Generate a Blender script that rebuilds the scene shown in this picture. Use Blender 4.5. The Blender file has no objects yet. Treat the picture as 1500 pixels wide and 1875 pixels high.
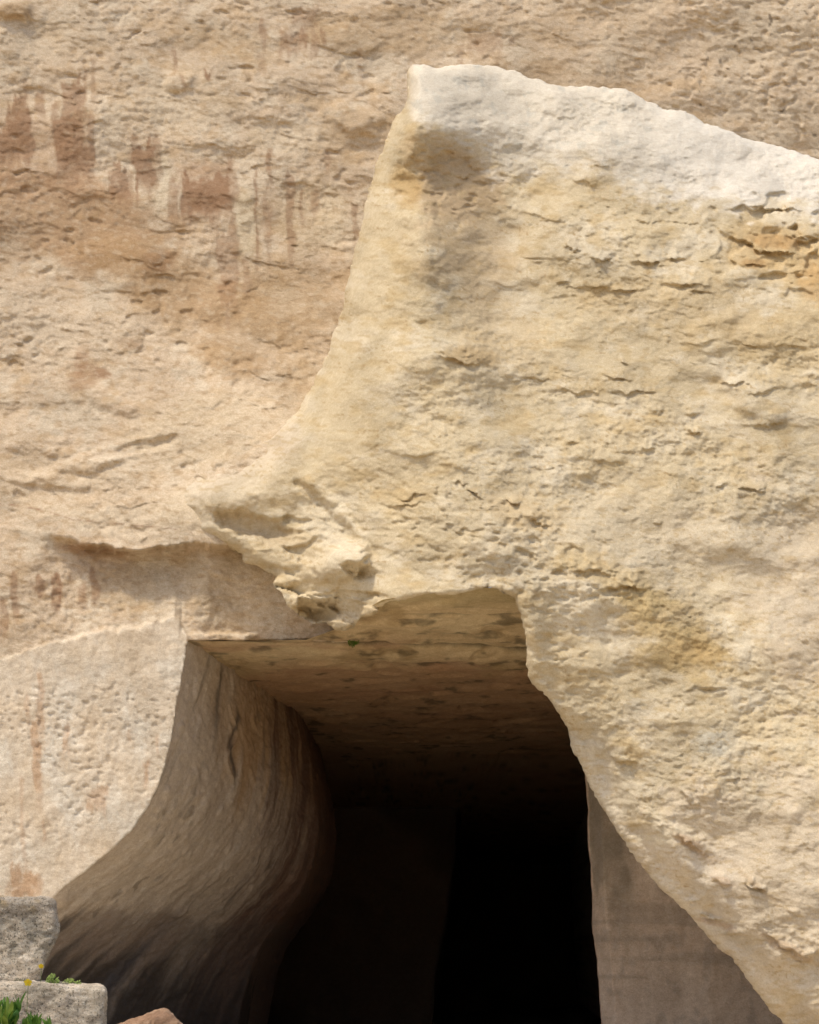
import bpy, math, random
import numpy as np

# ------------------------------------------------------------------ camera, sky, sun, exposure
scene = bpy.context.scene
COL = scene.collection
F, U0, V0 = 2575.0, 750.0, 937.5            # focal length in photo pixels, photo centre
PITCH = math.radians(17.3)
CAM = np.array([0.0, 0.0, 1.6])
cd = bpy.data.cameras.new('camera')
cam = bpy.data.objects.new('camera', cd); COL.objects.link(cam)
cam.location = CAM
cam.rotation_euler = (math.radians(90) + PITCH, 0, 0)
cd.sensor_fit = 'VERTICAL'; cd.sensor_height = 24.0
cd.lens = 24.0 * F / 1875.0
cd.clip_start = 0.1; cd.clip_end = 2000
scene.camera = cam

SUN_EL, SUN_AZ = 62.0, 228.0                # degrees; azimuth clockwise from +Y (east = +X)
w = bpy.data.worlds.new('World'); scene.world = w; w.use_nodes = True
nt = w.node_tree
bg = nt.nodes['Background']
sky = nt.nodes.new('ShaderNodeTexSky'); sky.sky_type = 'NISHITA'; sky.sun_disc = False
sky.sun_elevation = math.radians(SUN_EL); sky.sun_rotation = math.radians(SUN_AZ)
sky.air_density = 0.8; sky.dust_density = 3.0; sky.ozone_density = 0.3
nt.links.new(sky.outputs[0], bg.inputs[0]); bg.inputs[1].default_value = 0.15
sd_ = bpy.data.lights.new('sun', 'SUN'); sun = bpy.data.objects.new('sun', sd_); COL.objects.link(sun)
sd_.energy = 2.2; sd_.angle = math.radians(5.0); sd_.color = (1.0, 0.91, 0.77)
el, az = math.radians(SUN_EL), math.radians(SUN_AZ)
sun.rotation_euler = (math.radians(90) - el, 0, math.pi - az)
sun.location = (-20, -20, 40)
vs_ = scene.view_settings
vs_.view_transform = 'Standard'; vs_.look = 'None'; vs_.gamma = 1.0; vs_.use_curve_mapping = False
vs_.exposure = 0.26

# ------------------------------------------------------------------ helpers
def P(u, v, Y):
    """point seen at photo pixel (u, v), at distance Y in front of the camera"""
    u = np.asarray(u, float); v = np.asarray(v, float); Y = np.asarray(Y, float)
    b = V0 - v
    fw = F*math.cos(PITCH) - b*math.sin(PITCH)
    up = F*math.sin(PITCH) + b*math.cos(PITCH)
    t = Y/fw
    return np.stack([CAM[0] + (u-U0)*t, CAM[1] + Y + 0*u, CAM[2] + up*t], -1)

def _h(ix, iy, iz, seed):
    h = (ix.astype(np.uint32)*np.uint32(374761393)) ^ (iy.astype(np.uint32)*np.uint32(668265263)) ^ (iz.astype(np.uint32)*np.uint32(2246822519)) ^ np.uint32((seed*3266489917) & 0xffffffff)
    h = (h ^ (h >> np.uint32(15)))*np.uint32(2246822519)
    h = (h ^ (h >> np.uint32(13)))*np.uint32(3266489917)
    return h ^ (h >> np.uint32(16))

def noise(p, seed=0):
    """gradient noise, about -1..1, p is (N,3)"""
    p = p.astype(np.float32)
    i = np.floor(p); f = p - i; i = i.astype(np.int64)
    s = f*f*f*(f*(f*6-15)+10)
    r = np.zeros(len(p), np.float32)
    for dx in (0, 1):
        wx = s[:, 0] if dx else 1-s[:, 0]
        for dy in (0, 1):
            wy = s[:, 1] if dy else 1-s[:, 1]
            for dz in (0, 1):
                wz = s[:, 2] if dz else 1-s[:, 2]
                h = _h(i[:, 0]+dx, i[:, 1]+dy, i[:, 2]+dz, seed)
                gx = (h & np.uint32(1023)).astype(np.float32)/511.5-1
                gy = ((h >> np.uint32(10)) & np.uint32(1023)).astype(np.float32)/511.5-1
                gz = ((h >> np.uint32(20)) & np.uint32(1023)).astype(np.float32)/511.5-1
                r += wx*wy*wz*(gx*(f[:, 0]-dx)+gy*(f[:, 1]-dy)+gz*(f[:, 2]-dz))
    return r*1.6

def fbm(p, octv=4, gain=0.5, lac=2.03, seed=0):
    a, r, q = 1.0, 0, p
    for k in range(octv):
        r = r + a*noise(q, seed+k*7); a *= gain; q = q*lac + 3.7
    return r

def sm(a, b, x):
    t = np.clip((x-a)/(b-a), 0, 1); return t*t*(3-2*t)

def tps(ctrl, u, v):
    c = np.array(ctrl, float); x = c[:, :2]/500.0; n = len(c)
    def k(d2): return 0.5*d2*np.log(d2+1e-9)
    d2 = ((x[:, None]-x[None])**2).sum(-1)
    A = np.zeros((n+3, n+3)); A[:n, :n] = k(d2) + 0.02*np.eye(n)
    A[:n, n] = 1; A[:n, n+1:] = x; A[n, :n] = 1; A[n+1:, :n] = x.T
    sol = np.linalg.solve(A, np.concatenate([c[:, 2], np.zeros(3)]))
    uu, vv = u/500.0, v/500.0
    r = sol[n] + sol[n+1]*uu + sol[n+2]*vv
    for j in range(n):
        r = r + sol[j]*k((uu-x[j, 0])**2+(vv-x[j, 1])**2)
    return r

def poly_sd(poly, u, v):
    """signed distance to a closed polygon, negative inside"""
    a = np.array(poly, float); b = np.roll(a, -1, 0)
    d = np.full(u.shape, 1e18); ins = np.zeros(u.shape, bool)
    for (ax, ay), (bx, by) in zip(a, b):
        ex, ey = bx-ax, by-ay
        t = np.clip(((u-ax)*ex+(v-ay)*ey)/(ex*ex+ey*ey+1e-12), 0, 1)
        d = np.minimum(d, (u-ax-t*ex)**2+(v-ay-t*ey)**2)
        if ay != by:
            c = ((ay > v) != (by > v)) & (u < (bx-ax)*(v-ay)/(by-ay)+ax)
            ins ^= c
    d = np.sqrt(d)
    return np.where(ins, -d, d)

def axis(lo, hi, vlo, vhi, step, grow=1.18):
    """grid lines: even inside [vlo, vhi], growing outside the view"""
    mid = list(np.arange(vlo, vhi+step*0.5, step))
    s, x = step, vlo; left = []
    while x > lo:
        s = min(s*grow, 60); x -= s; left.append(x)
    s, x = step, mid[-1]; right = []
    while x < hi:
        s = min(s*grow, 60); x += s; right.append(x)
    return np.array(left[::-1]+mid+right)

def new_mesh(name, V, Q, mat, parent=None, col=None, smooth=True):
    me = bpy.data.meshes.new(name)
    V = np.asarray(V, np.float32); Q = np.asarray(Q, np.int32)
    me.vertices.add(len(V)); me.vertices.foreach_set('co', V.ravel())
    k = Q.shape[1]
    me.loops.add(Q.size); me.loops.foreach_set('vertex_index', Q.ravel())
    me.polygons.add(len(Q))
    me.polygons.foreach_set('loop_start', np.arange(0, Q.size, k, dtype=np.int32))
    me.polygons.foreach_set('use_smooth', np.full(len(Q), smooth))
    me.update(calc_edges=True)
    if col is not None:
        at = me.color_attributes.new('stain', 'FLOAT_COLOR', 'POINT')
        c = np.ones((len(V), 4), np.float32); c[:, :3] = col
        at.data.foreach_set('color', c.ravel())
    me.materials.append(mat)
    o = bpy.data.objects.new(name, me); COL.objects.link(o); o.parent = parent
    return o

def tag(o, label=None, cat=None, group=None, kind=None):
    if label: o['label'] = label
    if cat: o['category'] = cat
    if group: o['group'] = group
    if kind: o['kind'] = kind
    return o

def empty(name, loc):
    o = bpy.data.objects.new(name, None); COL.objects.link(o); o.location = loc
    o.empty_display_size = 0.1
    return o

# ------------------------------------------------------------------ materials
def rock_mat(name, bump=0.5, scale=1.0, grain=0.16, speck=None):
    m = bpy.data.materials.new(name); m.use_nodes = True
    n, l = m.node_tree.nodes, m.node_tree.links
    bs = n['Principled BSDF']; bs.inputs['Roughness'].default_value = 0.95
    bs.inputs['Specular IOR Level'].default_value = 0.15
    at = n.new('ShaderNodeAttribute'); at.attribute_name = 'stain'
    tc = n.new('ShaderNodeTexCoord')
    def nz(sc, det, rough=0.6, sx=1, sz=1):
        mp = n.new('ShaderNodeMapping'); mp.inputs['Scale'].default_value = (sx, 1, sz)
        l.new(tc.outputs['Object'], mp.inputs[0])
        t = n.new('ShaderNodeTexNoise'); t.inputs['Scale'].default_value = sc*scale
        t.inputs['Detail'].default_value = det; t.inputs['Roughness'].default_value = rough
        l.new(mp.outputs[0], t.inputs['Vector']); return t
    a = nz(9, 8, 0.7, 1, 1.6); b = nz(38, 5, 0.65)
    def ramp(src, lo, hi, p0=0.3, p1=0.7):
        r = n.new('ShaderNodeMapRange'); r.inputs[1].default_value = p0; r.inputs[2].default_value = p1
        r.inputs[3].default_value = lo; r.inputs[4].default_value = hi
        l.new(src, r.inputs[0]); return r.outputs[0]
    va = ramp(a.outputs['Fac'], 1-grain, 1+grain); vb = ramp(b.outputs['Fac'], 1-grain*0.8, 1+grain*0.8)
    c_ = nz(85, 3, 0.6, 1, 1.5); vc = ramp(c_.outputs['Fac'], 1-grain*1.3, 1+grain*1.0)
    m0 = n.new('ShaderNodeMath'); m0.operation = 'MULTIPLY'; l.new(va, m0.inputs[0]); l.new(vc, m0.inputs[1])
    mu = n.new('ShaderNodeMath'); mu.operation = 'MULTIPLY'; l.new(m0.outputs[0], mu.inputs[0]); l.new(vb, mu.inputs[1])
    # darker grain is also a little warmer: raise the value per channel
    gm = n.new('ShaderNodeCombineColor')
    for i, e in enumerate((0.8, 1.0, 1.25)):
        pw = n.new('ShaderNodeMath'); pw.operation = 'POWER'; pw.inputs[1].default_value = e
        l.new(mu.outputs[0], pw.inputs[0]); l.new(pw.outputs[0], gm.inputs[i])
    mx = n.new('ShaderNodeMix'); mx.data_type = 'RGBA'; mx.blend_type = 'MULTIPLY'; mx.inputs[0].default_value = 1
    l.new(at.outputs['Color'], mx.inputs[6]); l.new(gm.outputs[0], mx.inputs[7])
    out = mx.outputs[2]
    if speck:
        for (sc, lo, hi, c) in speck:
            t = nz(sc, 4, 0.7); f = ramp(t.outputs['Fac'], 0, 1, lo, hi)
            k = n.new('ShaderNodeMix'); k.data_type = 'RGBA'
            l.new(f, k.inputs[0]); l.new(out, k.inputs[6]); k.inputs[7].default_value = (*c, 1); out = k.outputs[2]
    l.new(out, bs.inputs['Base Color'])
    c1 = nz(14, 9, 0.72, 1, 1.5)
    bp = n.new('ShaderNodeBump'); bp.inputs['Strength'].default_value = bump; bp.inputs['Distance'].default_value = 0.06/scale
    l.new(c1.outputs['Fac'], bp.inputs['Height'])
    c2 = nz(48, 5, 0.7, 1, 1.6)
    bq = n.new('ShaderNodeBump'); bq.inputs['Strength'].default_value = min(1.0, bump*1.5); bq.inputs['Distance'].default_value = 0.022/scale
    l.new(c2.outputs['Fac'], bq.inputs['Height']); l.new(bp.outputs[0], bq.inputs['Normal'])
    vz = nz(0.9, 3, 0.6)
    l.new(ramp(vz.outputs['Fac'], bump*0.25, bump*1.5, 0.35, 0.65), bp.inputs['Strength'])
    l.new(ramp(vz.outputs['Fac'], min(1.0, bump*0.4), min(1.0, bump*1.9), 0.35, 0.65), bq.inputs['Strength'])
    l.new(bq.outputs[0], bs.inputs['Normal'])
    return m

def leaf_mat(name, c, c2, trans=0.25):
    m = bpy.data.materials.new(name); m.use_nodes = True
    n, l = m.node_tree.nodes, m.node_tree.links
    bs = n['Principled BSDF']; bs.inputs['Roughness'].default_value = 0.5
    tc = n.new('ShaderNodeTexCoord'); t = n.new('ShaderNodeTexNoise'); t.inputs['Scale'].default_value = 18
    l.new(tc.outputs['Object'], t.inputs['Vector'])
    oi = n.new('ShaderNodeObjectInfo')
    ad = n.new('ShaderNodeMath'); ad.operation = 'ADD'; l.new(t.outputs['Fac'], ad.inputs[0]); l.new(oi.outputs['Random'], ad.inputs[1])
    mr = n.new('ShaderNodeMapRange'); mr.inputs[1].default_value = 0.4; mr.inputs[2].default_value = 1.5; l.new(ad.outputs[0], mr.inputs[0])
    k = n.new('ShaderNodeMix'); k.data_type = 'RGBA'; l.new(mr.outputs[0], k.inputs[0])
    k.inputs[6].default_value = (*c, 1); k.inputs[7].default_value = (*c2, 1)
    l.new(k.outputs[2], bs.inputs['Base Color'])
    tr = n.new('ShaderNodeBsdfTranslucent'); l.new(k.outputs[2], tr.inputs[0])
    ms = n.new('ShaderNodeMixShader'); ms.inputs[0].default_value = trans
    l.new(bs.outputs[0], ms.inputs[1]); l.new(tr.outputs[0], ms.inputs[2])
    l.new(ms.outputs[0], n['Material Output'].inputs[0])
    return m

M_CLIFF = rock_mat('weathered_limestone', 0.4, 1.0, 0.17)
M_SPUR = rock_mat('cream_limestone', 0.42, 1.0, 0.12)
M_CAVE = rock_mat('hewn_cave_stone', 0.35, 0.9, 0.16)
M_BLOCK = rock_mat('lichened_stone', 0.9, 3.2, 0.22, speck=[(12, 0.57, 0.68, (0.22, 0.19, 0.14)), (26, 0.56, 0.64, (0.16, 0.145, 0.11)), (9, 0.62, 0.72, (0.50, 0.45, 0.38))])
M_RED = rock_mat('red_earth_stone', 0.8, 2.2, 0.2)
M_EARTH = rock_mat('pale_quarry_earth', 0.6, 1.0, 0.2)
M_LEAF = leaf_mat('green_leaf', (0.06, 0.17, 0.025), (0.16, 0.29, 0.04), 0.3)
M_LEAF2 = leaf_mat('bright_leaf', (0.16, 0.25, 0.03), (0.26, 0.33, 0.05), 0.3)
M_STEM = leaf_mat('green_stem', (0.08, 0.14, 0.03), (0.14, 0.18, 0.05), 0.1)
M_PETAL = leaf_mat('yellow_petal', (0.80, 0.58, 0.02), (0.85, 0.68, 0.04), 0.3)
M_DRY = leaf_mat('dry_moss', (0.10, 0.09, 0.05), (0.16, 0.13, 0.07), 0.1)

# ------------------------------------------------------------------ rock sheets
def rock_sheet(name, poly, us, vs, depth, colour, skirt, mat, edge_noise=3.0, back=(0.06, 0.2, 0.5, 1.0, 2.0, 4.0, 7.5)):
    """surface over a photo outline: depth(u, v, sd) is the distance in metres; its rim is carried back
    into the rock along skirt(u, v) so that it has thickness"""
    U, V = np.meshgrid(us, vs, indexing='ij')
    nu, nv = U.shape
    u, v = U.ravel(), V.ravel()
    def sdf(u, v):
        d = poly_sd(poly, u, v)
        q = np.stack([u/26, v/26, 0*u+1.7], -1); q2 = q*3.1
        return d + edge_noise*noise(q, 5) + 0.6*edge_noise*noise(q2, 6)
    sd = sdf(u, v)
    du = np.gradient(us); dv = np.gradient(vs)
    st = np.maximum(*np.meshgrid(du, dv, indexing='ij')).ravel()
    S = sd.reshape(nu, nv); keepv = (S < 0.55*st.reshape(nu, nv))
    kq = keepv[:-1, :-1] & keepv[1:, :-1] & keepv[1:, 1:] & keepv[:-1, 1:]
    idx = np.arange(nu*nv).reshape(nu, nv)
    Q = np.stack([idx[:-1, :-1], idx[1:, :-1], idx[1:, 1:], idx[:-1, 1:]], -1)[kq]
    used = np.unique(Q); re = np.full(nu*nv, -1); re[used] = np.arange(len(used))
    Q = re[Q]; u, v, sd, st = u[used], v[used], sd[used], st[used]
    # snap rim vertices onto the outline
    e = np.concatenate([Q[:, [0, 1]], Q[:, [1, 2]], Q[:, [2, 3]], Q[:, [3, 0]]])
    key = np.sort(e, 1); key = key[:, 0].astype(np.int64)*len(u)+key[:, 1]
    uq, inv, cnt = np.unique(key, return_inverse=True, return_counts=True)
    be = e[cnt[inv] == 1]
    bv = np.unique(be)
    for it in range(2):
        uu, vv = u[bv], v[bv]; s0 = sdf(uu, vv)
        gx = (sdf(uu+1, vv)-sdf(uu-1, vv))/2; gy = (sdf(uu, vv+1)-sdf(uu, vv-1))/2
        g2 = np.maximum(gx*gx+gy*gy, 0.3)
        lim = 1.2*st[bv]
        s0 = np.clip(s0, -lim, lim)
        u[bv] = uu - s0*gx/g2; v[bv] = vv - s0*gy/g2
    sd = np.minimum(poly_sd(poly, u, v), 0)
    Y, dv_ = depth(u, v, sd)
    X = P(u, v+dv_*sm(2, 26, -sd), Y)
    C = colour(u, v, X)
    # skirt
    dirs = skirt(u[bv], v[bv])
    n0 = len(X); VV = [X]; CC = [C]; QQ = [Q]
    m = {int(b): i for i, b in enumerate(bv)}
    bi = np.array([[m[int(a)], m[int(b)]] for a, b in be])
    prev = bv.copy(); base = X[bv]
    for t in back:
        p = base + dirs*t
        p = p + 0.05*min(t, 1)*np.stack([noise(p*2.3, 41), noise(p*2.3, 42), noise(p*2.3, 43)], -1)
        VV.append(p); CC.append(C[bv])
        cur = n0 + np.arange(len(bv)); n0 += len(bv)
        QQ.append(np.stack([prev[bi[:, 0]], cur[bi[:, 0]], cur[bi[:, 1]], prev[bi[:, 1]]], -1)); prev = cur
    o = new_mesh(name, np.concatenate(VV), np.concatenate(QQ), mat, col=np.concatenate(CC))
    return o

def ell(u, v, cu, cv, ru, rv, ang=0.0, w=None):
    a = math.radians(ang); c, s = math.cos(a), math.sin(a)
    x = (u-cu)*c+(v-cv)*s; y = -(u-cu)*s+(v-cv)*c
    r = np.sqrt((x/ru)**2+(y/rv)**2)
    return r if w is None else r + w

def mixc(C, c, f):
    f = np.clip(f, 0, 1)[:, None]
    return C*(1-f)+np.array(c)*f

def saw(t):
    """slow rise, quick fall: small bedding ledges with an undercut below"""
    f = t-np.floor(t)
    return np.where(f < 0.68, sm(0, 0.68, f), sm(1.0, 0.68, f))

# -------- the tall rear cliff with its ledge and the smooth wall below
cliff_ctrl = [(-600, -400, 26.5), (700, -400, 28.6), (2000, -400, 29.5),
    (0, 0, 26.4), (400, 0, 26.9), (800, 0, 27.6), (1200, 0, 28.0), (1500, 0, 28.0), (2000, 0, 28.5),
    (0, 250, 26.1), (300, 250, 26.3), (0, 400, 25.8), (300, 400, 26.1), (600, 400, 26.4), (1200, 400, 28), (2000, 500, 28.5),
    (0, 700, 25.2), (300, 700, 25.2), (550, 700, 25.2), (0, 860, 24.7), (200, 880, 24.4), (350, 880, 24.3), (450, 830, 24.05), (400, 885, 24.0), (520, 775, 24.2), (600, 800, 24.4),
    (0, 960, 24.35), (200, 990, 24.0), (350, 985, 23.9), (500, 985, 24.0), (900, 900, 26), (1400, 900, 27), (-600, 500, 25.5), (-600, 960, 24.3)]
cliff_poly = [(-700, -600), (2100, -600), (2100, 1030), (790, 1030), (720, 1100), (640, 1169), (545, 1170), (455, 1171), (346, 1172), (338, 1210), (330, 1255), (322, 1300),
    (316, 1340), (307, 1380), (298, 1415), (285, 1450), (268, 1482), (242, 1520), (205, 1556), (160, 1592), (120, 1622), (95, 1648), (50, 1690),
    (-20, 1755), (-90, 1830), (-150, 1960), (-180, 2200), (-700, 2200)]
LEDGE_U = [-700, 0, 60, 140, 200, 240, 290, 350, 360, 600, 2200]
LEDGE_V = [955, 960, 972, 985, 997, 1003, 1000, 993, 992, 992, 992]
WALL_U = [-700, 0, 60, 130, 200, 250, 320, 345, 2200]
WALL_V = [1260, 1207, 1186, 1165, 1151, 1146, 1130, 1164, 1166]

def cliff_depth(u, v, sd):
    lv = np.interp(u, LEDGE_U, LEDGE_V); wv = np.interp(u, WALL_U, WALL_V)
    nz = 7*noise(np.stack([u/34, v/60, 0*u], -1), 11)+4*noise(np.stack([u/11, v/40, 0*u], -1), 13)
    vv = v + nz
    Y = tps(cliff_ctrl, u, np.minimum(v, lv))
    below = sm(0, 1, (vv-lv)/(12.0+70*sm(130, 20, u)))
    sharp = sm(40, 190, u)*0.75+0.25
    k = np.clip((vv-lv)/np.maximum(wv-lv, 1), 0, 1)
    rec = np.where(u < 335, 0.42*sharp*(1-k**1.6)+0.10, 0.14+0.30*sm(345, 450, u))
    bl = sm(325, 385, u)*(u < 385)
    rec = np.where((u > 325) & (u < 385), (0.42*sharp*(1-k**1.6)+0.10)*(1-bl)+(0.14+0.30*sm(345, 450, u))*bl, rec)
    Yw = np.where(v > lv, 24.0 + rec, Y)
    Y = np.where(v > lv, Y*(1-below)+Yw*below, Y)
    wall = sm(-4, 3, vv-wv)*(u < 341)
    Y = Y*(1-wall) + (24.02 + 0.0*u)*wall
    # lip under the flat panel, corner groove of the cut wall
    lip = sm(1158, 1163, v+0.5*nz)*(u > 338)*(v < 1180)*(1-sm(445, 480, u))
    Y = Y*(1-lip)+(24.0+0.02*noise(np.stack([u/20, v/8, 0*u], -1), 12))*lip
    gro = np.exp(-((u-(333-(v-1120)*0.02))/2.5)**2)*sm(1085, 1125, v)*(1-sm(1150, 1172, v))
    Y = Y + 0.04*gro
    q = P(u, v, 25.0); q = q*np.array([1, 1, 1.0])
    up = 1-sm(-6, 6, v-lv)
    # layered, chipped relief
    Y = Y + 0.14*up*fbm(q*np.array([0.5, 1, 0.8]), 2, seed=20)
    tl = q.copy(); tl[:, 2] += 0.12*q[:, 0]
    wp = np.stack([0.25*noise(q*1.7, 21), 0*u, 0.2*noise(q*1.7+7, 22)], -1)
    tq = tl + wp
    und = 1-wall
    rel = 0.075*fbm(tq*np.array([0.9, 1, 1.7]), 6, 0.57, seed=23)
    m1 = sm(-0.3, 0.4, noise(q*0.55+2, 24)); m2 = sm(-0.3, 0.4, noise(q*0.8+5, 25))
    rel = rel - 0.060*m1*sm(0.05, 0.35, noise(tq*np.array([0.9, 1, 2.6]), 26)+0.3*noise(tq*np.array([4, 1, 6]), 27))
    rel = rel - 0.035*m2*sm(0.05, 0.35, noise(tq*np.array([2.2, 1, 5.2]), 28)+0.3*noise(tq*np.array([8, 1, 12]), 29))
    rel = rel - 0.018*sm(0.0, 0.4, noise(tq*np.array([5.2, 1, 11.0]), 31))
    rel = 0.45*rel*und*(0.8+0.2*up)
    Y = Y + rel
    dvv = -rel*70.0
    pit = sm(0.25, 0.5, noise(q*np.array([3.2, 1, 4.5]), 50))*sm(-0.1, 0.4, noise(q*0.9, 51))
    Y = Y + 0.05*pit*up
    smooth_zone = np.exp(-ell(u, v, 150, 480, 260, 110, 15)**2)
    rough = fbm(q*np.array([4.2, 1, 6.0]), 4, 0.66, seed=60)
    rm = 0.5+0.8*sm(-0.3, 0.5, noise(q*0.6+3, 65))
    Y = Y + 0.022*rm*rough*(1-0.6*wall)*(1-0.45*smooth_zone)
    # upper right: deeper pitted face
    pz = sm(1150, 1400, u)*(1-sm(250, 330, v))
    p2 = sm(0.2, 0.5, noise(q*np.array([3.6, 1, 4.6]), 52)+0.3*noise(q*np.array([9, 1, 11]), 53))
    Y = Y + 0.05*pz*p2
    # lower wall: pecked toolmarks
    pk = sm(0.2, 0.5, noise(q*np.array([6.5, 1, 10]), 54)+0.4*noise(q*np.array([15, 1, 19]), 57))*sm(1190, 1300, v)*(1-sm(1480, 1600, v))*sm(-0.35, 0.25, noise(q*np.array([0.9, 1, 0.8]), 55))
    Y = Y + 0.028*pk*wall + 0.018*wall*fbm(q*np.array([3.2, 1, 2.2]), 4, 0.6, seed=56)
    # flat quarried panel to the right of the ledge
    pan = (u > 340) & (v > lv)
    Y = Y + np.where(pan, -0.22*(u-430)/170.0*sm(360, 450, u), 0)*below
    # a broad scalloped break in the middle
    for (cu, cv, ru, rv, an, am) in ((640, 215, 70, 32, 15, -0.16), (330, 150, 34, 24, 0, -0.1), (180, 840, 150, 22, -18, -0.1), (250, 820, 90, 14, -12, 0.1),
                                     (60, 800, 100, 40, 10, -0.1), (420, 640, 80, 40, 25, -0.1), (90, 880, 120, 18, 6, -0.1), (20, 15, 60, 22, 5, -0.18), (200, 730, 80, 22, 30, -.08)):
        r = ell(u, v, cu, cv, ru, rv, an, 0.25*noise(np.stack([u/25, v/25, 0*u+cu], -1), 70))
        hh = sm(1.05, 0.35, r)
        Y = Y + am*hh
    return Y, dvv

DRIPS = [(35,175,290,20,.9),(45,150,235,7,.7),(75,172,232,9,.8),(20,230,300,22,.8),(135,130,235,22,.8),(122,190,322,24,.9),(152,262,322,18,.8),(172,95,175,5,.7),(165,160,310,9,.8),
    (265,252,352,22,.9),(244,238,300,7,.6),(280,238,330,5,.6),(218,300,375,18,.8),(330,305,400,14,.9),(362,315,402,26,.9),(402,300,405,20,.9),(430,292,365,6,.7),(412,400,570,17,.6),
    (440,470,560,14,.5),(495,255,332,6,.8),(478,325,480,11,.8),(490,380,450,9,.7),(530,335,490,9,.8),(552,340,405,4,.6),(480,40,98,5,.9),(478,88,135,8,.5),(530,50,105,16,.6),(550,55,98,8,.8),
    (572,30,112,9,.6),(560,8,52,20,.5),(592,50,82,7,.7),(320,85,128,7,.9),(332,128,170,6,.6),(382,120,142,6,.9),(660,90,170,6,.4),(598,268,335,6,.5),(650,372,460,8,.6),(575,350,390,9,.5),
    (25,1035,1165,8,.8),(85,1048,1112,13,.9),(106,1050,1125,9,.9),(60,1062,1082,7,.7),(150,1060,1108,9,.7),(172,1045,1110,9,.7),(130,1040,1075,6,.6),(4,1080,1180,7,.8),
    (45,1585,1650,27,.9),(18,1600,1650,8,.4),(65,1330,1500,9,.85),(72,1240,1345,8,.8),(48,1280,1330,5,.5),(40,1430,1600,5,.4),(120,1330,1384,7,.75),(175,1440,1485,17,.6),(236,1335,1356,4,.5),(266,1390,1442,6,.85),
    (290,1335,1400,4,.5),(80,1500,1545,4,.6),(150,1540,1580,5,.2),(235,1560,1600,8,.2),
    (865,55,105,10,.45),(900,50,100,16,.45),(935,60,95,8,.4),(840,75,120,6,.4),(915,70,120,5,.35)]

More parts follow.
